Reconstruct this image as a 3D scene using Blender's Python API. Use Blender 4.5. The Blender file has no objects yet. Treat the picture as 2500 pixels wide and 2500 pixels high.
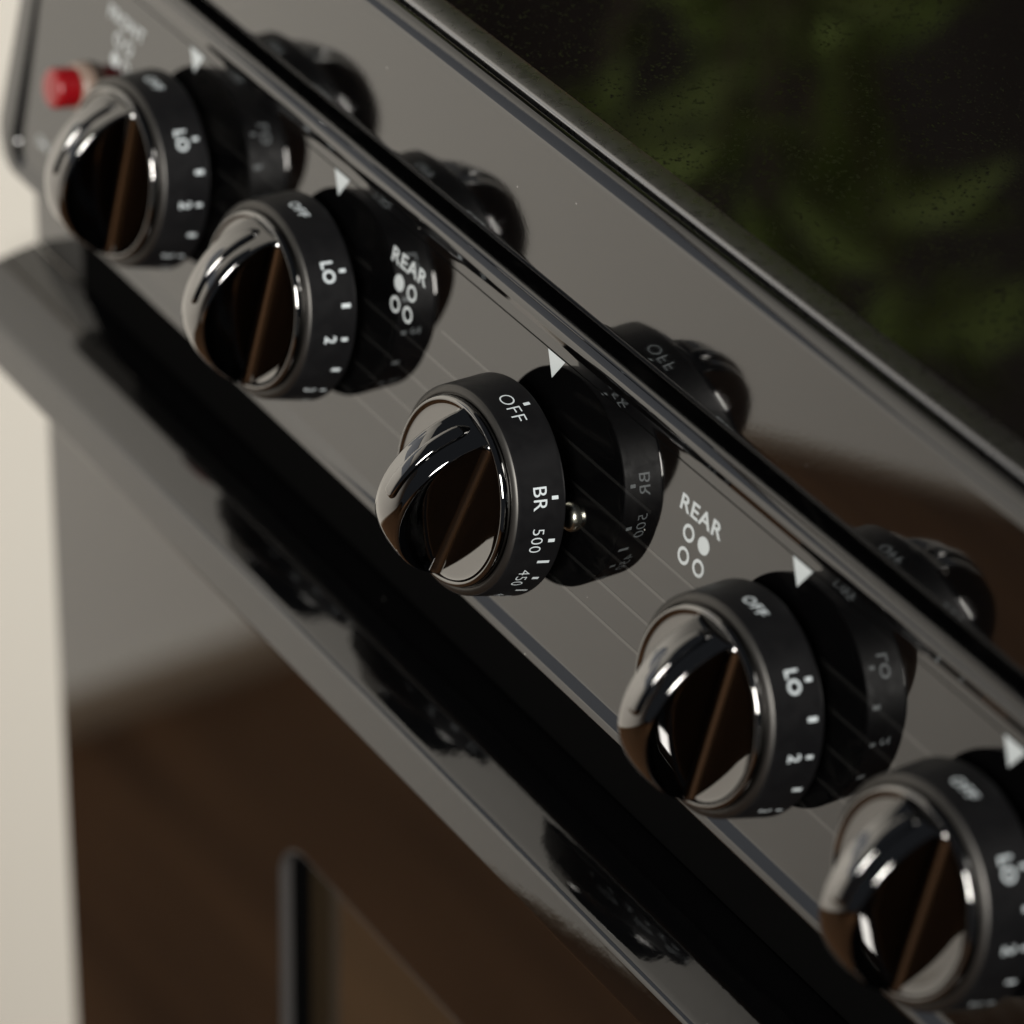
import bpy, bmesh, math, random
from mathutils import Matrix, Vector

random.seed(7)
S = 0.001            # everything below is laid out in millimetres
FLOOR = 880.0        # height of the layout origin (panel top, middle) above the floor
AL = 0.19808731      # backward lean of the control panel
SC = bpy.context.scene
COL = SC.collection

# ------------------------------------------------------------------ camera
cam_d = bpy.data.cameras.new('Camera')
cam = bpy.data.objects.new('Camera', cam_d)
COL.objects.link(cam)
RW = [[0.5362140368, 0.8437688249, 0.0229929721],
      [0.4852413626, -0.2858523916, -0.8263348173],
      [-0.6906629617, 0.4542494693, -0.5627095992]]
CP = (701.9586, -473.1811, 530.9523)
m = Matrix.Identity(4)
for i in range(3):
    m[i][0] = RW[0][i]
    m[i][1] = -RW[1][i]
    m[i][2] = -RW[2][i]
    m[i][3] = CP[i] * S + (FLOOR * S if i == 2 else 0)
cam.matrix_world = m
cam_d.sensor_width = 36
cam_d.lens = 148.02
cam_d.clip_start = 0.05
cam_d.clip_end = 100
cam_d.dof.use_dof = True
cam_d.dof.focus_distance = 0.992
cam_d.dof.aperture_fstop = 8.4
SC.camera = cam

# ------------------------------------------------------------------ light
w = bpy.data.worlds.new('World')
SC.world = w
w.use_nodes = True
w.node_tree.nodes['Background'].inputs[0].default_value = (0.80, 0.87, 1.0, 1)
w.node_tree.nodes['Background'].inputs[1].default_value = 0.05


def area(name, loc, target, sx, sy, power, col, spread=180):
    d = bpy.data.lights.new(name, 'AREA')
    d.shape = 'RECTANGLE'
    d.size, d.size_y = sx, sy
    d.energy = power
    d.color = col
    d.spread = math.radians(spread)
    o = bpy.data.objects.new(name, d)
    COL.objects.link(o)
    a = Vector(loc) * S + Vector((0, 0, FLOOR * S))
    b = Vector(target) * S + Vector((0, 0, FLOOR * S))
    o.location = a
    o.rotation_euler = (b - a).to_track_quat('-Z', 'Y').to_euler()
    return o


area('window_light', (1230, -1540, 1010), (-985, -400, -90), 0.72, 0.80, 37, (1.0, 0.965, 0.91), 92)
area('floor_pool_fill', (780, -2700, 1450), (780, -2700, -880), 0.3, 0.3, 40, (1.0, 0.96, 0.88), 78)  # added lamp; its floor pool puts tan reflections into the grip fillets

SC.view_settings.view_transform = 'Standard'
SC.view_settings.look = 'None'
SC.view_settings.gamma = 1
SC.view_settings.exposure = 0
SC.cycles.use_denoising = True
SC.cycles.max_bounces = 10
SC.cycles.glossy_bounces = 6
SC.cycles.sample_clamp_indirect = 6

# ------------------------------------------------------------------ materials


def mat(name, base, rough=0.5, ior=1.5, metal=0.0, bump=None, rvar=None, cvar=None, spec_dust=False, aniso=None):
    """Principled material; bump=(scale, strength, distance_mm), rvar=(scale, lo, hi), cvar=(scale, colour2)"""
    M = bpy.data.materials.new(name)
    M.use_nodes = True
    nt = M.node_tree
    b = nt.nodes['Principled BSDF']
    b.inputs['Base Color'].default_value = (*base, 1)
    b.inputs['Roughness'].default_value = rough
    b.inputs['IOR'].default_value = ior
    b.inputs['Metallic'].default_value = metal
    tc = nt.nodes.new('ShaderNodeTexCoord')
    if bump:
        last = None
        for sc, st, dist in bump:
            n = nt.nodes.new('ShaderNodeTexNoise')
            n.inputs['Scale'].default_value = sc
            n.inputs['Detail'].default_value = 2
            nt.links.new(tc.outputs['Object'], n.inputs['Vector'])
            bp = nt.nodes.new('ShaderNodeBump')
            bp.inputs['Strength'].default_value = st
            bp.inputs['Distance'].default_value = dist * S
            nt.links.new(n.outputs['Fac'], bp.inputs['Height'])
            if last:
                nt.links.new(last.outputs['Normal'], bp.inputs['Normal'])
            last = bp
        nt.links.new(last.outputs['Normal'], b.inputs['Normal'])
    if rvar:
        n = nt.nodes.new('ShaderNodeTexNoise')
        n.inputs['Scale'].default_value = rvar[0]
        n.inputs['Detail'].default_value = 5
        n.inputs['Distortion'].default_value = 1.2
        nt.links.new(tc.outputs['Object'], n.inputs['Vector'])
        r = nt.nodes.new('ShaderNodeMapRange')
        r.inputs['From Min'].default_value = 0.35
        r.inputs['From Max'].default_value = 0.75
        r.inputs['To Min'].default_value = rvar[1]
        r.inputs['To Max'].default_value = rvar[2]
        nt.links.new(n.outputs['Fac'], r.inputs['Value'])
        nt.links.new(r.outputs['Result'], b.inputs['Roughness'])
    if cvar:
        n = nt.nodes.new('ShaderNodeTexNoise')
        n.inputs['Scale'].default_value = cvar[0]
        n.inputs['Detail'].default_value = 4
        nt.links.new(tc.outputs['Object'], n.inputs['Vector'])
        mx = nt.nodes.new('ShaderNodeMix')
        mx.data_type = 'RGBA'
        mx.inputs[6].default_value = (*base, 1)
        mx.inputs[7].default_value = (*cvar[1], 1)
        nt.links.new(n.outputs['Fac'], mx.inputs[0])
        nt.links.new(mx.outputs[2], b.inputs['Base Color'])
    if spec_dust:
        # sparse dust grains lying on the surface
        v = nt.nodes.new('ShaderNodeTexVoronoi')
        v.inputs['Scale'].default_value = 95
        nt.links.new(tc.outputs['Object'], v.inputs['Vector'])
        lt = nt.nodes.new('ShaderNodeMath')
        lt.operation = 'LESS_THAN'
        lt.inputs[1].default_value = 0.022
        nt.links.new(v.outputs['Distance'], lt.inputs[0])
        mx = nt.nodes.new('ShaderNodeMix')
        mx.data_type = 'RGBA'
        mx.inputs[6].default_value = (*base, 1)
        mx.inputs[7].default_value = (0.20, 0.195, 0.18, 1)
        nt.links.new(lt.outputs[0], mx.inputs[0])
        nt.links.new(mx.outputs[2], b.inputs['Base Color'])
    return M


BLK = (0.0009, 0.0009, 0.001)
ENAMEL = mat('black_enamel', BLK, 0.03, 1.78, bump=[(900, 0.05, 0.02)], rvar=(28, 0.015, 0.05), spec_dust=True)


def smudge(M, amount=0.010):
    """faint wiped haze on the enamel"""
    nt = M.node_tree
    b = nt.nodes['Principled BSDF']
    tc = nt.nodes['Texture Coordinate']
    mp = nt.nodes.new('ShaderNodeMapping')
    mp.inputs['Scale'].default_value = (1.0, 2.6, 1)
    mp.inputs['Rotation'].default_value = (0, 0, 0.6)
    nt.links.new(tc.outputs['Object'], mp.inputs['Vector'])
    n = nt.nodes.new('ShaderNodeTexNoise')
    n.inputs['Scale'].default_value = 26
    n.inputs['Detail'].default_value = 7
    n.inputs['Distortion'].default_value = 2.2
    nt.links.new(mp.outputs['Vector'], n.inputs['Vector'])
    r = nt.nodes.new('ShaderNodeMapRange')
    r.inputs['From Min'].default_value = 0.53
    r.inputs['From Max'].default_value = 0.80
    r.inputs['To Max'].default_value = 1.0
    nt.links.new(n.outputs['Fac'], r.inputs['Value'])
    mx = nt.nodes.new('ShaderNodeMix')
    mx.data_type = 'RGBA'
    mx.inputs[7].default_value = (amount, amount * 0.97, amount * 0.92, 1)
    old = b.inputs['Base Color'].links[0].from_socket if b.inputs['Base Color'].links else None
    if old:
        nt.links.new(old, mx.inputs[6])
    else:
        mx.inputs[6].default_value = b.inputs['Base Color'].default_value
    nt.links.new(r.outputs['Result'], mx.inputs[0])
    nt.links.new(mx.outputs[2], b.inputs['Base Color'])


smudge(ENAMEL, 0.0045)
ENAMEL_LIP = mat('black_enamel_lip', BLK, 0.06, 1.78, bump=[(700, 0.16, 0.03)], spec_dust=True)
ENAMEL_RAIL = mat('black_enamel_orange_peel', BLK, 0.05, 1.72, bump=[(240, 0.30, 0.06), (800, 0.10, 0.025)], spec_dust=True)
ENAMEL_DOOR = mat('black_enamel_door', BLK, 0.05, 1.78, bump=[(60, 0.05, 0.05)])
PLASTIC = mat('black_knob_plastic', (0.0035, 0.0035, 0.004), 0.48, 1.50, bump=[(2500, 0.06, 0.02)], rvar=(160, 0.42, 0.56))
PLASTIC.node_tree.nodes['Principled BSDF'].inputs['Specular IOR Level'].default_value = 0.26
FLANGE = mat('satin_dark_ring', (0.062, 0.060, 0.057), 0.46, 1.5, metal=1.0, bump=[(2500, 0.04, 0.01)])
CHROME = mat('dark_chrome', (0.19, 0.188, 0.185), 0.025, 1.5, metal=1.0, bump=[(180, 0.03, 0.03)])
STEEL = mat('zinc_plated_steel', (0.40, 0.40, 0.34), 0.25, 1.5, metal=1.0, bump=[(1500, 0.5, 0.1)])
PRINT = mat('white_print', (0.50, 0.55, 0.57), 0.5)
PRINT_P = mat('white_panel_print', (0.33, 0.355, 0.36), 0.35)
PIN = mat('grey_pinstripe_print', (0.0055, 0.0055, 0.0053), 0.05, 2.0)
RED = mat('red_lens_plastic', (0.16, 0.002, 0.004), 0.3, 1.5)
BEZEL = mat('cream_bezel', (0.17, 0.125, 0.10), 0.3, 1.5)
FRAME = mat('satin_steel_trim', (0.30, 0.30, 0.305), 0.26, 1.5, metal=1.0, bump=[(900, 0.08, 0.02)], rvar=(300, 0.26, 0.34))
TRIM = mat('satin_grey_window_trim', (0.05, 0.048, 0.047), 0.38, 1.5, bump=[(1500, 0.1, 0.02)])
GASKET = mat('black_rubber_gasket', (0.0015, 0.0015, 0.0015), 0.9, 1.3)
GASKET.node_tree.nodes['Principled BSDF'].inputs['Specular IOR Level'].default_value = 0.02
PANE = mat('oven_window_glass', (0.020, 0.014, 0.008), 0.03, 1.95)
CABINET = mat('beige_cabinet_paint', (0.455, 0.44, 0.40), 0.55, bump=[(40, 0.03, 0.2)])
WALL = mat('warm_white_wall_paint', (0.80, 0.775, 0.72), 0.8, bump=[(30, 0.1, 0.5)])
SKIRTING = mat('tan_skirting_board', (0.22, 0.165, 0.115), 0.5)
WALLTOP = mat('worktop_stone', (0.55, 0.52, 0.47), 0.4, cvar=(60, (0.45, 0.42, 0.38)))
DARKWALL = mat('dark_backsplash', (0.0055, 0.0032, 0.0022), 0.8, cvar=(8, (0.010, 0.0055, 0.004)))
LEAF = mat('leaf_green', (0.18, 0.265, 0.035), 0.4, cvar=(25, (0.27, 0.35, 0.13)))
STEM = mat('brown_stem', (0.06, 0.04, 0.02), 0.7)
TERRA = mat('terracotta', (0.28, 0.11, 0.06), 0.8, cvar=(30, (0.22, 0.09, 0.05)))
SOIL = mat('potting_soil', (0.02, 0.014, 0.01), 0.9, bump=[(200, 0.8, 2)])


def wood():
    M = bpy.data.materials.new('brown_wood_floor')
    M.use_nodes = True
    nt = M.node_tree
    b = nt.nodes['Principled BSDF']
    b.inputs['Roughness'].default_value = 0.6
    b.inputs['Specular IOR Level'].default_value = 0.15
    tc = nt.nodes.new('ShaderNodeTexCoord')
    mp = nt.nodes.new('ShaderNodeMapping')
    mp.inputs['Scale'].default_value = (1.2, 14, 1)
    nt.links.new(tc.outputs['Object'], mp.inputs['Vector'])
    n = nt.nodes.new('ShaderNodeTexNoise')
    n.inputs['Scale'].default_value = 3
    n.inputs['Detail'].default_value = 6
    nt.links.new(mp.outputs['Vector'], n.inputs['Vector'])
    r = nt.nodes.new('ShaderNodeValToRGB')
    r.color_ramp.elements[0].color = (0.050, 0.0235, 0.0100, 1)
    r.color_ramp.elements[1].color = (0.115, 0.058, 0.0265, 1)
    r.color_ramp.elements[0].position = 0.3
    r.color_ramp.elements[1].position = 0.7
    nt.links.new(n.outputs['Fac'], r.inputs['Fac'])
    nt.links.new(r.outputs['Color'], b.inputs['Base Color'])
    return M


WOOD = wood()


def cooktop_mat():
    """black ceramic glass with a fine stippled surface"""
    M = bpy.data.materials.new('black_ceramic_glass')
    M.use_nodes = True
    nt = M.node_tree
    b = nt.nodes['Principled BSDF']
    b.inputs['Base Color'].default_value = (0.0022, 0.0016, 0.0013, 1)
    b.inputs['Roughness'].default_value = 0.04
    b.inputs['IOR'].default_value = 1.9
    tc = nt.nodes.new('ShaderNodeTexCoord')
    v = nt.nodes.new('ShaderNodeTexVoronoi')
    v.inputs['Scale'].default_value = 900
    nt.links.new(tc.outputs['Object'], v.inputs['Vector'])
    r = nt.nodes.new('ShaderNodeMapRange')
    r.inputs['From Min'].default_value = 0.05
    r.inputs['From Max'].default_value = 0.42
    r.inputs['To Min'].default_value = 1
    r.inputs['To Max'].default_value = 0
    nt.links.new(v.outputs['Distance'], r.inputs['Value'])
    n = nt.nodes.new('ShaderNodeTexNoise')
    n.inputs['Scale'].default_value = 420
    nt.links.new(tc.outputs['Object'], n.inputs['Vector'])
    gt = nt.nodes.new('ShaderNodeMapRange')
    gt.inputs['From Min'].default_value = 0.50
    gt.inputs['From Max'].default_value = 0.62
    nt.links.new(n.outputs['Fac'], gt.inputs['Value'])
    mu = nt.nodes.new('ShaderNodeMath')
    mu.operation = 'MULTIPLY'
    nt.links.new(r.outputs['Result'], mu.inputs[0])
    nt.links.new(gt.outputs['Result'], mu.inputs[1])
    bp = nt.nodes.new('ShaderNodeBump')
    bp.inputs['Strength'].default_value = 0.24
    bp.inputs['Distance'].default_value = 0.0001
    nt.links.new(mu.outputs[0], bp.inputs['Height'])
    nt.links.new(bp.outputs['Normal'], b.inputs['Normal'])
    return M


GLASS = cooktop_mat()

# ------------------------------------------------------------------ helpers
UP = Vector((0, 0, FLOOR * S))
SA, CA = math.sin(AL), math.cos(AL)


def Wp(x, y, z):
    return Vector((x, y, z)) * S + UP


def Pp(x, v, h):
    """panel coordinates: x right, v up the panel, h out of the panel"""
    return Wp(x, v * SA - h * CA, v * CA + h * SA)


PANEL_MW = Matrix.Translation(UP) @ Matrix(((1, 0, 0, 0), (0, SA, -CA, 0), (0, CA, SA, 0), (0, 0, 0, 1)))


def mesh_obj(name, verts, faces, material, parent=None, smooth=None, mw=None):
    me = bpy.data.meshes.new(name)
    me.from_pydata([tuple(v) for v in verts], [], faces)
    bm = bmesh.new()
    bm.from_mesh(me)
    bmesh.ops.recalc_face_normals(bm, faces=bm.faces)
    bm.to_mesh(me)
    bm.free()
    me.materials.append(material)
    if smooth is not None:
        me.polygons.foreach_set('use_smooth', [True] * len(me.polygons))
        me.set_sharp_from_angle(angle=math.radians(smooth))
    return link(name, me, parent, mw)


def link(name, me, parent=None, mw=None):
    o = bpy.data.objects.new(name, me)
    COL.objects.link(o)
    if mw is not None:
        o.matrix_world = mw
    if parent is not None:
        o.parent = parent
        o.matrix_parent_inverse = WORLD[parent.name].inverted() if parent.name in WORLD else Matrix.Identity(4)
    WORLD[o.name] = (mw.copy() if mw is not None else Matrix.Identity(4))
    return o


WORLD = {}


def empty(name, loc):
    o = bpy.data.objects.new(name, None)
    COL.objects.link(o)
    o.location = loc
    WORLD[o.name] = Matrix.Translation(loc)
    return o


def tag(o, label=None, cat=None, group=None, kind=None):
    for k, v in (('label', label), ('category', cat), ('group', group), ('kind', kind)):
        if v:
            o[k] = v
    return o


def rrect(xl, xr, vb, vt, r, n=10):
    """rounded rectangle outline, constant point count"""
    pts = []
    for cx, cy, a0 in ((xr - r, vt - r, 0), (xl + r, vt - r, 90), (xl + r, vb + r, 180), (xr - r, vb + r, 270)):
        for i in range(n + 1):
            a = math.radians(a0 + 90 * i / n)
            pts.append((cx + r * math.cos(a), cy + r * math.sin(a)))
    return pts


def rings_mesh(rings, cap_last=True, cap_first=False):
    verts, faces = [], []
    n = len(rings[0])
    for r in rings:
        verts += r
    for k in range(len(rings) - 1):
        for i in range(n):
            j = (i + 1) % n
            faces.append((k * n + i, k * n + j, (k + 1) * n + j, (k + 1) * n + i))
    if cap_last:
        faces.append(tuple(range((len(rings) - 1) * n, len(rings) * n)))
    if cap_first:
        faces.append(tuple(range(n)))
    return verts, faces


def extrude_x(profile, x0, x1, closed=True, segs=1):
    """profile of (y, z) mm swept along X"""
    verts, faces = [], []
    n = len(profile)
    for s in range(segs + 1):
        x = x0 + (x1 - x0) * s / segs
        verts += [Wp(x, y, z) for y, z in profile]
    for s in range(segs):
        for i in range(n if closed else n - 1):
            j = (i + 1) % n
            faces.append((s * n + i, s * n + j, (s + 1) * n + j, (s + 1) * n + i))
    if closed:
        faces.append(tuple(range(n)))
        faces.append(tuple(range(segs * n, (segs + 1) * n)))
    return verts, faces


def box(x0, x1, y0, y1, z0, z1):
    v = [Wp(x, y, z) for x in (x0, x1) for y in (y0, y1) for z in (z0, z1)]
    f = [(0, 1, 3, 2), (4, 6, 7, 5), (0, 4, 5, 1), (2, 3, 7, 6), (0, 2, 6, 4), (1, 5, 7, 3)]
    return v, f


def lathe(profile, n=96, close_top=True, close_bottom=False):
    """profile of (radius, height) mm around local z; returns verts in metres"""
    verts, faces = [], []
    for r, h in profile:
        for i in range(n):
            a = 2 * math.pi * i / n
            verts.append((r * S * math.cos(a), r * S * math.sin(a), h * S))
    for k in range(len(profile) - 1):
        for i in range(n):
            j = (i + 1) % n
            faces.append((k * n + i, k * n + j, (k + 1) * n + j, (k + 1) * n + i))
    if close_top:
        faces.append(tuple(range((len(profile) - 1) * n, len(profile) * n)))
    if close_bottom:
        faces.append(tuple(range(n)))
    return verts, faces


def text2d(body, width=None, height=None, bold=0.0):
    """flat letters as 2-D vertices and faces, fitted to width x height mm and centred"""
    cu = bpy.data.curves.new('lettering', 'FONT')
    cu.body = body
    cu.size = 1.0
    cu.offset = bold
    cu.resolution_u = 4
    cu.space_character = 1.08
    o = bpy.data.objects.new('lettering', cu)
    COL.objects.link(o)
    dg = bpy.context.evaluated_depsgraph_get()
    me = o.evaluated_get(dg).to_mesh()
    vs = [(v.co.x, v.co.y) for v in me.vertices]
    fs = [tuple(p.vertices) for p in me.polygons]
    o.evaluated_get(dg).to_mesh_clear()
    bpy.data.objects.remove(o)
    bpy.data.curves.remove(cu)
    x0, x1 = min(v[0] for v in vs), max(v[0] for v in vs)
    y0, y1 = min(v[1] for v in vs), max(v[1] for v in vs)
    sy = height / (y1 - y0)
    sx = (width / (x1 - x0)) if width else sy
    return [((x - (x0 + x1) / 2) * sx, (y - (y0 + y1) / 2) * sy) for x, y in vs], fs


def ring2d(cx, cy, ro, ri, n=28):
    vs, fs = [], []
    for i in range(n):
        a = 2 * math.pi * i / n
        vs.append((cx + ro * math.cos(a), cy + ro * math.sin(a)))
    if ri <= 0:
        return vs, [tuple(range(n))]
    for i in range(n):
        a = 2 * math.pi * i / n
        vs.append((cx + ri * math.cos(a), cy + ri * math.sin(a)))
    for i in range(n):
        j = (i + 1) % n
        fs.append((i, j, n + j, n + i))
    return vs, fs


def join2d(lst):
    V, F = [], []
    for vs, fs in lst:
        b = len(V)
        V += vs
        F += [tuple(i + b for i in f) for f in fs]
    return V, F


# ------------------------------------------------------------------ setting
fl = mesh_obj('floor', *box(-985, 2600, -4200, 900, -FLOOR - 20, -FLOOR), WOOD)
tag(fl, kind='structure')
WV, WF = [], []
for b in ((-3200, 480, -FLOOR, 430), (-3200, -2300, 430, 980), (-420, 480, 430, 980), (-3200, 480, 980, 1520)):   # wall with an opening added for the blue glow pane
    v, f = box(-1085, -985, *b)
    WF += [tuple(i + len(WV) for i in q) for q in f]
    WV += v
wl = mesh_obj('wall_left', WV, WF, WALL)
tag(wl, kind='structure')
sb = mesh_obj('skirting_board', *box(-984.5, -968, -3200, 8, -FLOOR + 0.5, -FLOOR + 16), SKIRTING)
tag(sb, kind='structure')
BLUE_GLOW = bpy.data.materials.new('blue_reflection_glow')  # added glow that tints the bevel reflections blue
BLUE_GLOW.use_nodes = True
BLUE_GLOW.node_tree.nodes['Principled BSDF'].inputs['Base Color'].default_value = (0.05, 0.05, 0.05, 1)
BLUE_GLOW.node_tree.nodes['Principled BSDF'].inputs['Emission Color'].default_value = (0.80, 0.87, 1.0, 1)
BLUE_GLOW.node_tree.nodes['Principled BSDF'].inputs['Emission Strength'].default_value = 0.30
glow_pane = mesh_obj('blue_glow_pane', *box(-1045, -1035, -2302, -418, 428, 982), BLUE_GLOW)  # unseen glowing pane, added behind the opening for blue reflections
tag(glow_pane, kind='structure')
wb = mesh_obj('wall_back', *box(-1600, 2600, 621, 720, -FLOOR, 1520), DARKWALL)
tag(wb, kind='structure')

# ------------------------------------------------------------------ cabinet beside the range
cab = empty('base_cabinet', Wp(-630, 300, -FLOOR))
tag(cab, 'plain beige painted cabinet standing left of the black range', 'cabinet')
mesh_obj('carcass', *box(-984, -277, 30, 600, -FLOOR + 1, 8), CABINET, cab)
mesh_obj('cabinet_door', *box(-982, -278, 11, 29.5, -FLOOR + 90, 2), CABINET, cab)
mesh_obj('worktop', *box(-984, -277, 8, 600, 8.5, 40), WALLTOP, cab)

# ------------------------------------------------------------------ range
rng = empty('kitchen_range', Wp(0, 300, -FLOOR))
tag(rng, 'glossy black enamel kitchen range with a row of five control knobs', 'range')

mesh_obj('body', *box(-272, 272, 16, 605, -FLOOR + 5, 8.9), ENAMEL_DOOR, rng)
# recessed body strip between panel and door
for x0, x1 in ((-272, -243), (243, 272)):
    mesh_obj('side_post', *box(x0, x1, -3, 15.5, -107.4, -60), ENAMEL_DOOR, rng)
mesh_obj('body_recess', *box(-242.9, 242.9, -2.6, 15.5, -117, -60), GASKET, rng)

# --- control panel: pressed sheet, rim, bevel, recessed face
# each ring: left edge, bottom edge, top edge, corner radius, height at the bottom, height at the top
PR = [(-271.8, -75.0, 10.6, 14, -11, -11), (-271.8, -75.0, 10.5, 14, -1.3, -3.2), (-271.75, -75.0, 10.3, 14, -0.9, -2.5), (-271.6, -74.95, 10.0, 14, 0.0, -2.1), (-271.3, -74.9, 9.4, 13.8, 0.75, -1.6),
      (-270.9, -74.8, 8.5, 13.5, 1.3, -0.85), (-270.3, -74.6, 7.4, 13.1, 1.75, 0.05), (-269.6, -74.35, 6.75, 12.6, 1.97, 0.52), (-269.1, -74.2, 6.4, 12.4, 2.0, 0.68),
      (-268.6, -74.0, 6.1, 12.2, 2.0, 0.72), (-262.4, -72.6, 5.2, 9.6, 2.0, 0.72), (-262.0, -72.35, 4.95, 9.3, 1.97, 0.70), (-261.7, -72.1, 4.65, 9.1, 1.85, 0.62),
      (-260.8, -69.95, 3.3, 7.3, 0.12, 0.08), (-260.5, -69.7, 3.0, 7.1, 0.03, 0.02), (-260.2, -69.45, 2.7, 6.9, 0.0, 0.0), (-259.0, -68.4, 1.8, 6.2, 0.0, 0.0)]


def rim_h(v, hb, ht):
    """the pressed rim is low along the top and full height along the bottom"""
    t = min(1.0, max(0.0, (v + 62.0) / 60.0))
    return hb * (1 - t) + ht * t


rings = [[Vector((x * S, v * S, rim_h(v, hb, ht) * S)) for x, v in rrect(xl, -xl, vb, vt, r, 12)] for xl, vb, vt, r, hb, ht in PR]
panel = mesh_obj('control_panel', *rings_mesh(rings, True), ENAMEL, rng, 40, PANEL_MW)
tag(panel, 'leaning glossy control panel with white printed marks')


def panel_print(name, V, F, material, h=0.06, label=None):
    o = mesh_obj(name, [Vector((x * S, y * S, h * S)) for x, y in V], F, material, panel, None, PANEL_MW)
    for p in o.data.polygons:
        pass
    if label:
        o['label'] = label
    return o


KX = [-175.8, -100.0, 0.0, 100.0, 175.8]
KV = -34.0
for x in KX:
    panel_print('triangle_mark', [(x - 3.73, 0), (x + 3.73, 0), (x, -6.0)], [(0, 1, 2)], PRINT_P)
panel_print('border_line', [(-259, 0.05), (259, 0.05), (259, 0.4), (-259, 0.4)], [(0, 1, 2, 3)], GASKET, 0.02)
for v in (-17.15, -25.7, -34.3, -42.9, -51.5):
    segs = [(-200, -80), (-46.2, 46.2), (80, 200)] if v > -20 else [(-200, 200)]
    for a, b in segs:
        panel_print('pinstripe', [(a, v - 0.45), (b, v - 0.45), (b, v + 0.45), (a, v + 0.45)], [(0, 1, 2, 3)], PIN, 0.03)


def burner_label(cx, body, width, fill):
    g = 5.95
    tv, tf = text2d(body, width, 4.05, 0.022)
    lst = [([(x + cx, y - 8.4) for x, y in tv], tf)]
    for k, (i, j) in enumerate(((-0.5, 0), (0.5, 0), (-0.5, 1), (0.5, 1))):
        lst.append(ring2d(cx + i * g, -14.45 - j * g, 2.2, 0 if k == fill else 1.38))
    V, F = join2d(lst)
    return panel_print('burner_label', V, F, PRINT_P, 0.06, 'white %s lettering above four burner position dots' % body)


burner_label(-213.0, 'FRONT', 20.0, 2)
burner_label(-64.2, 'REAR', 16.3, 0)
burner_label(63.7, 'REAR', 16.3, 1)
burner_label(213.0, 'FRONT', 20.0, 3)
tv, tf = text2d('ON', None, 3.0, 0.02)
panel_print('lamp_label', [(x - 247.5, y - 60.5) for x, y in tv], tf, PRINT_P)

# --- shelf and upright lip above the panel, cooktop frame and glass
mesh_obj('panel_shelf', *extrude_x([(1.0, 9.2), (1.6, 9.75), (2.2, 9.8), (20, 9.8), (20, 9.0), (1.0, 9.0)], -271.5, 271.5), ENAMEL, rng, 40)
lip_prof = [(60, 12.3), (5.6, 12.3), (4.9, 12.35), (4.45, 12.6), (4.3, 13.1)]
y_ = 4.3
for i in range(1, 19):                       # slightly crowned upright face
    z_ = 13.1 + 35.2 * i / 18
    y_ += (35.2 / 18) * math.tan(math.radians(-1.6 + 4.0 * i / 18))
    lip_prof.append((y_, z_))
yl_ = lip_prof[-1][0]
lip_prof += [(yl_ + 0.1, 48.75), (yl_ + 0.28, 49.15), (yl_ + 0.55, 49.5), (yl_ + 2.4, 50.95), (yl_ + 2.75, 51.18), (yl_ + 3.2, 51.36), (yl_ + 3.7, 51.45),
             (9.3, 51.52), (9.65, 51.42), (9.85, 51.15), (9.95, 50.7), (9.95, 48.0), (60, 48.0)]
lip = mesh_obj('cooktop_front', *extrude_x(lip_prof, -271.5, 271.5), ENAMEL_LIP, rng, 40)
fr = []
for i in range(9):
    a = math.radians(90 * i / 8)
    fr.append((11.3 + 1.1 * (1 - math.cos(a)), 50.9 + 1.1 * math.sin(a)))
frame_prof = [(11.3, 48.1)] + fr + [(13.5, 52.1), (18.6, 52.2), (19.2, 52.05), (19.5, 51.6), (19.5, 48.1)]
frm = mesh_obj('cooktop_frame', *extrude_x(frame_prof, -270, 270), FRAME, rng, 30)
frm['label'] = 'satin dark metal edging along the front of the glass cooktop'
gl = mesh_obj('cooktop_glass', *box(-270, 270, 19.55, 600, 48.1, 51.5), GLASS, rng)
gl['label'] = 'black stippled ceramic glass cooktop reflecting green leaves'

# --- oven door with recessed window and protruding top rail


def xz_ring(xl, zb, zt, r, y, n=10):
    return [Wp(x, y, z) for x, z in rrect(xl, -xl, zb, zt, r, n)]


dr = [xz_ring(-272, -850, -118, 3, 0.3), xz_ring(-272, -850, -118, 3, -1.5), xz_ring(-271.6, -849.6, -118.4, 3, -2.5), xz_ring(-270.6, -848.6, -119.4, 3, -3), xz_ring(-270, -848, -120, 3, -3)]
for dx, y in ((0.4, -3.0), (0, -3.0)):
    dr.append(xz_ring(-131 - dx, -700 - dx, -232 + dx, 16 + dx, y))
dr.append(xz_ring(-131, -700, -232, 16, -2.0))
door = mesh_obj('oven_door', *rings_mesh(dr, False), ENAMEL_DOOR, rng, 50)
tr = [xz_ring(-130.95 + a, -699.95 + a, -232.05 - a, 16 - a, y) for a, y in ((0, -1.9), (0.05, -2.6), (0.4, -2.9), (0.8, -2.6), (0.9, -1.8), (0.9, 0.6))]
mesh_obj('window_trim', *rings_mesh(tr, False), TRIM, door, 45)
gk = [xz_ring(-130.9 + a, -699.9 + a, -232.1 - a, 16 - a, y) for a, y in ((0.5, 0.5), (0.6, 0.7), (0.6, 8.0))]
mesh_obj('window_gasket', *rings_mesh(gk, False), GASKET, door, 45)
pane = mesh_obj('window_pane', *rings_mesh([xz_ring(-133, -702, -230, 18, 7.2), xz_ring(-133, -702, -230, 18, 11)], True, True), PANE, door)
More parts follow.
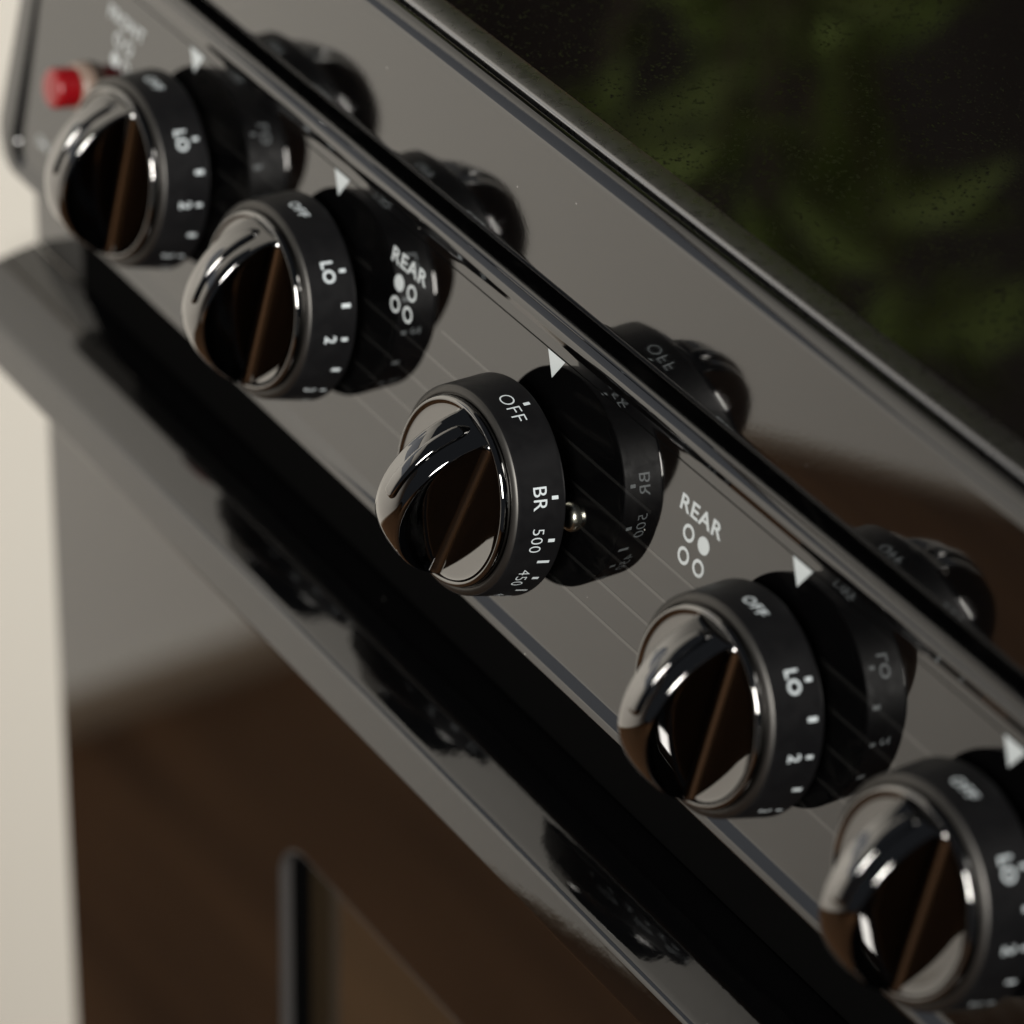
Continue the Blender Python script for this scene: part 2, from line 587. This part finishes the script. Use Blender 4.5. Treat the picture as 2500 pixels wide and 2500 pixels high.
rail_prof = [(-3.2, -124.5), (-3.2, -108.0), (-3.5, -107.3), (-4.5, -107.1), (-7, -107.35), (-10, -107.75), (-12, -108.05), (-14, -108.4), (-16, -108.82), (-18, -109.3), (-20, -109.85), (-22, -110.48),
             (-23.5, -111.0), (-25, -111.55), (-26.5, -112.1), (-28, -112.67), (-29.2, -113.15), (-29.55, -113.38), (-29.8, -113.62), (-30.5, -114.4), (-30.62, -114.65), (-30.7, -115.0), (-30.8, -115.7), (-32.7, -123.7),
             (-32.75, -124.4), (-32.5, -125.0), (-31.8, -125.4), (-30.5, -125.5)]
rail = mesh_obj('handle_rail', *extrude_x(rail_prof, -271.8, 271.8), ENAMEL_RAIL, door, 45)
rail['label'] = 'projecting black handle rail along the top of the oven door'

# --- red indicator light
ind_mw = PANEL_MW @ Matrix.Translation(Vector((-229.5, -34.5, 0)) * S)
bez = mesh_obj('indicator_light', *lathe([(6.9, 0.01), (6.9, 2.4), (6.7, 3.1), (6.2, 3.6), (5.8, 3.7)], 48), BEZEL, rng, 40, ind_mw)
bez['label'] = 'small red indicator light in a pale bezel at the panel end'
mesh_obj('lens', *lathe([(5.7, 3.9), (5.7, 9.6), (5.5, 10.3), (5.0, 10.75), (4.2, 10.95), (2.2, 11.05)], 48), RED, bez, 40, ind_mw)

# --- one loose control screw behind the oven knob
scr_mw = PANEL_MW @ Matrix.Translation(Vector((19.0, -33.4, 0)) * S)
mesh_obj('screw', *lathe([(3.7, 0.02), (3.7, 0.9), (3.5, 1.5), (3.0, 2.1), (2.2, 2.6), (1.0, 2.85), (0.3, 2.9)], 40), STEEL, rng, 35, scr_mw)

# ------------------------------------------------------------------ knobs
RB, RF, DEP = 27.0, 25.5, 12.5     # back radius, front radius, depth of the skirt
skirt_v, skirt_f = lathe([(22, 2.0), (25.8, 0.6), (26.6, 0.15), (RB - 0.1, 0.05), (RB, 0.35), (RB - 0.03, 0.7), (RF + 0.12, DEP - 1.0), (RF, DEP - 0.3), (RF - 0.12, DEP)], 128, True, True)
flange_v, flange_f = lathe([(RF - 0.10, DEP - 0.12), (RF - 0.3, DEP + 0.18), (RF - 0.7, DEP + 0.45), (RF - 1.3, DEP + 0.72), (RF - 1.7, DEP + 0.8), (23.5, DEP + 0.72), (23.35, DEP + 0.4)], 128, True)
cap_v, cap_f = lathe([(23.15, DEP - 0.5), (23.15, DEP + 1.5), (23.1, DEP + 2.0), (22.95, DEP + 2.4), (22.65, DEP + 2.72), (22.25, DEP + 2.85), (21.85, DEP + 2.76), (21.5, DEP + 2.55),
                      (21.2, DEP + 2.42), (20.8, DEP + 2.37), (20.2, DEP + 2.35), (18.0, DEP + 2.35), (10.0, DEP + 2.35), (0.5, DEP + 2.35)], 128, True)
BASE = DEP + 2.38
HALF, PEAK = 21.6, 17.0
RR = (HALF ** 2 + PEAK ** 2) / (2 * PEAK)


def blade_h(s):
    return math.sqrt(max(RR ** 2 - s * s, 0)) - (RR - PEAK)


def blade_mesh():
    ns = 72
    verts, faces = [], []
    wb_, wt_ = 6.25, 5.7
    prof_n = None
    for k in range(ns + 1):
        s = -HALF * math.cos(math.pi * k / ns) * 0.9995
        H = max(blade_h(s), 0.0)
        fr_ = min(2.3, H * 0.55)
        er = min(1.0, H * 0.4)
        half = []
        # concave fillet from the dish up into the wall
        for i in range(7):
            a = math.radians(90 * i / 6)
            half.append((wb_ + fr_ * (1 - math.sin(a)), fr_ * (1 - math.cos(a))))
        # wall with draft
        for i in range(1, 5):
            t = i / 4
            z = fr_ + (H - er - fr_) * t
            half.append((wb_ + (wt_ - wb_) * (z / PEAK), z))
        xt = half[-1][0]
        for i in range(1, 7):
            a = math.radians(90 * i / 6)
            half.append((xt - er * (1 - math.cos(a)), H - er + er * math.sin(a)))
        xe = half[-1][0]
        crown = min(0.75, H * 0.07)
        for i in range(1, 11):
            t = i / 10
            half.append((xe * (1 - t), H + crown * math.sqrt(1 - (1 - t) ** 2) * 0.35 + crown * 0.65 * (1 - (1 - t) ** 2)))
        full = half + [(-x, z) for x, z in reversed(half[:-1])]
        prof_n = len(full)
        verts += [(x * S, s * S, (BASE - 0.02 + z) * S) for x, z in full]
    for k in range(ns):
        for i in range(prof_n - 1):
            faces.append((k * prof_n + i, k * prof_n + i + 1, (k + 1) * prof_n + i + 1, (k + 1) * prof_n + i))
    return verts, faces


def pointer_mesh():
    """slim raised bar along the upper half of the grip's front"""
    s0, s1, ns = 1.2, 21.2, 36
    verts, faces = [], []
    np_ = 21
    for k in range(ns + 1):
        s = s0 + (s1 - s0) * k / ns
        e = min(1.0, math.sqrt(max(0.0, 1 - (1 - min(k, ns - k) / 3.0) ** 2)) if min(k, ns - k) < 3 else 1.0)
        e = max(e, 0.05)
        H = blade_h(s) + min(0.75, blade_h(s) * 0.07) - 0.05
        tx = Vector((0, 1, -s / math.sqrt(RR ** 2 - s * s))).normalized()
        nz = Vector((0, -tx.z, tx.y))
        c = Vector((0, s, BASE + H))
        for i in range(np_):
            a = math.pi * i / (np_ - 1)
            ca, sa = math.cos(a), math.sin(a)
            p = c + Vector((1.9 * e * math.copysign(abs(ca) ** 0.55, ca), 0, 0)) + nz * (1.25 * e * sa ** 0.55 - 0.3)
            verts.append(tuple(p * S))
    for k in range(ns):
        for i in range(np_ - 1):
            faces.append((k * np_ + i, k * np_ + i + 1, (k + 1) * np_ + i + 1, (k + 1) * np_ + i))
    return verts, faces


BLADE = blade_mesh()
POINTER = pointer_mesh()


def on_skirt(V, theta, hc):
    """wrap flat print (reading clockwise, tops towards the panel) round the skirt"""
    out = []
    for u, v in V:
        h = hc - v
        r = (RB - 0.03) + (RF + 0.12 - RB + 0.03) * (h - 0.7) / (DEP - 1.7) + 0.05
        a = math.radians(90 - theta) - u / RB
        out.append((r * S * math.cos(a), r * S * math.sin(a), h * S))
    return out


def rect2d(wd, ht):
    n = 4
    V = []
    for i in range(n + 1):
        x = -wd / 2 + wd * i / n
        V += [(x, -ht / 2), (x, ht / 2)]
    return V, [(2 * i, 2 * i + 2, 2 * i + 3, 2 * i + 1) for i in range(n)]


def marking(knob, mw, theta, text, hgt, bold, tick):
    V, F = [], []
    if tick == 'short':
        a, b = rect2d(0.9, 1.7)
        V += on_skirt(a, theta, 2.9)
        F += b
    else:
        a, b = rect2d(0.8, 3.2)
        V += on_skirt(a, theta, 3.3)
        F += b
    if text:
        a, b = text2d(text, None, hgt, bold)
        k = len(V)
        V += on_skirt(a, theta, 6.75)
        F += [tuple(i + k for i in f) for f in b]
    mesh_obj('dial_mark', V, F, PRINT, knob, None, mw)


OVEN = [(0, 'OFF', 3.6, -0.012, 's'), (52.5, 'BR', 3.5, 0.0, 's'), (75.5, '500', 3.0, -0.012, 's'), (89, None, 0, 0, 'l'), (102, '450', 3.0, -0.012, 's'), (116, None, 0, 0, 'l'),
        (130, '400', 3.0, -0.012, 's'), (144, None, 0, 0, 'l')]
BURN = [(0, 'OFF', 3.0, 0.012, ''), (45, 'LO', 3.4, 0.024, 's'), (64, None, 0, 0, 'm'), (83, '2', 3.2, 0.02, 's'), (103, None, 0, 0, 'm'), (122, '3', 3.2, 0.02, 's'), (141, None, 0, 0, 'm')]

KLAB = ['leftmost burner knob beside the red indicator light', 'second burner knob from the left, between two printed labels', 'oven temperature knob in the middle, marked OFF BR 500 450, turned slightly clockwise',
        'fourth knob from the left, next to the REAR label', 'rightmost burner knob at the edge of the picture']
KH = [6.0, 6.0, 8.4, 6.0, 6.0]
KROT = [2.0, 4.0, 14.6, 4.0, 3.0]
shared = {}
for k, x in enumerate(KX):
    mw = PANEL_MW @ Matrix.Translation(Vector((x, KV, KH[k])) * S) @ Matrix.Rotation(-math.radians(KROT[k]), 4, 'Z')
    if not shared:
        kn = mesh_obj('knob', skirt_v, skirt_f, PLASTIC, rng, 40, mw)
        shared['knob'] = kn.data
        for nm, (v, f), mt, sm in (('trim_ring', (flange_v, flange_f), FLANGE, 40), ('cap', (cap_v, cap_f), CHROME, 50), ('grip', BLADE, CHROME, 60), ('pointer_line', POINTER, CHROME, 60)):
            shared[nm] = mesh_obj(nm, v, f, mt, kn, sm, mw).data
        sh_v, sh_f = lathe([(3.0, -9), (3.0, 2.5)], 32)
        shared['shaft'] = mesh_obj('shaft', sh_v, sh_f, STEEL, kn, 40, mw).data
    else:
        kn = link('knob', shared['knob'], rng, mw)
        for nm in ('trim_ring', 'cap', 'grip', 'pointer_line', 'shaft'):
            link(nm, shared[nm], kn, mw)
    kn['label'] = KLAB[k]
    for th, tx, hg, bo, tk in (OVEN if k == 2 else BURN):
        if tk == '':
            V, F = text2d(tx, None, hg, bo)
            mesh_obj('dial_mark', on_skirt(V, th, 6.6), F, PRINT, kn, None, mw)
        elif tk == 'm':
            V, F = rect2d(1.05, 2.4)
            mesh_obj('dial_mark', on_skirt(V, th, 3.0), F, PRINT, kn, None, mw)
        else:
            marking(kn, mw, th, tx, hg, bo, 'short' if tk == 's' else 'long')

# ------------------------------------------------------------------ leafy plant on the cabinet
plant = empty('potted_plant', Wp(-600, 500, 40.2))
tag(plant, 'leafy green potted plant, seen reflected in the glass cooktop', 'plant')
pmw = Matrix.Translation(Wp(-600, 500, 40.2))
mesh_obj('pot', *lathe([(48, 0.5), (52, 2), (66, 96), (72, 97), (74, 100), (74, 118), (72, 120), (67, 120), (66, 112)], 48, False, True), TERRA, plant, 40, pmw)
mesh_obj('soil', *lathe([(66.5, 108), (40, 112), (5, 113)], 32), SOIL, plant, 60, pmw)


def leaf_data():
    L, Wd, n = 1.0, 0.42, 8
    V, F = [], []
    for i in range(n + 1):
        t = i / n
        wd = Wd * math.sin(math.pi * min(1, t ** 0.8)) * 0.5 + 0.004
        z = -0.22 * t * t
        V += [(-wd, t * L, z + wd * 0.35), (0, t * L, z), (wd, t * L, z + wd * 0.35)]
    for i in range(n):
        for j in range(2):
            a = i * 3 + j
            F.append((a, a + 1, a + 4, a + 3))
    me = bpy.data.meshes.new('leaf')
    me.from_pydata(V, [], F)
    me.materials.append(LEAF)
    me.polygons.foreach_set('use_smooth', [True] * len(me.polygons))
    return me


leaf_me = leaf_data()
for k in range(13):
    tip = Vector((random.uniform(-170, 260), random.uniform(-130, 80), random.uniform(330, 560)))
    root = Vector((random.uniform(-20, 20), random.uniform(-20, 20), 108))
    mid = root * 0.5 + tip * 0.5 + Vector((-tip.x * 0.25, -tip.y * 0.25, 40))
    pts = []
    for i in range(17):
        t = i / 16
        pts.append(root * (1 - t) ** 2 + mid * 2 * t * (1 - t) + tip * t * t)
    V, F = [], []
    for i, p in enumerate(pts):
        r = 2.6 * (1 - i / 16) + 0.9
        for j in range(6):
            a = math.pi * j / 3
            V.append(((p.x + r * math.cos(a)) * S, (p.y + r * math.sin(a)) * S, p.z * S))
    for i in range(16):
        for j in range(6):
            F.append((i * 6 + j, i * 6 + (j + 1) % 6, (i + 1) * 6 + (j + 1) % 6, (i + 1) * 6 + j))
    mesh_obj('stem', V, F, STEM, plant, 60, pmw)
    for i in range(6, 17):
        p = pts[i]
        a = random.uniform(0, 2 * math.pi)
        sz = random.uniform(42, 72) * S
        rot = Matrix.Rotation(a, 4, 'Z') @ Matrix.Rotation(random.uniform(-0.5, 0.7), 4, 'X') @ Matrix.Rotation(random.uniform(-0.5, 0.5), 4, 'Y')
        link('leaf', leaf_me, plant, pmw @ Matrix.Translation(p * S) @ rot @ Matrix.Diagonal((sz, sz, sz, 1)))
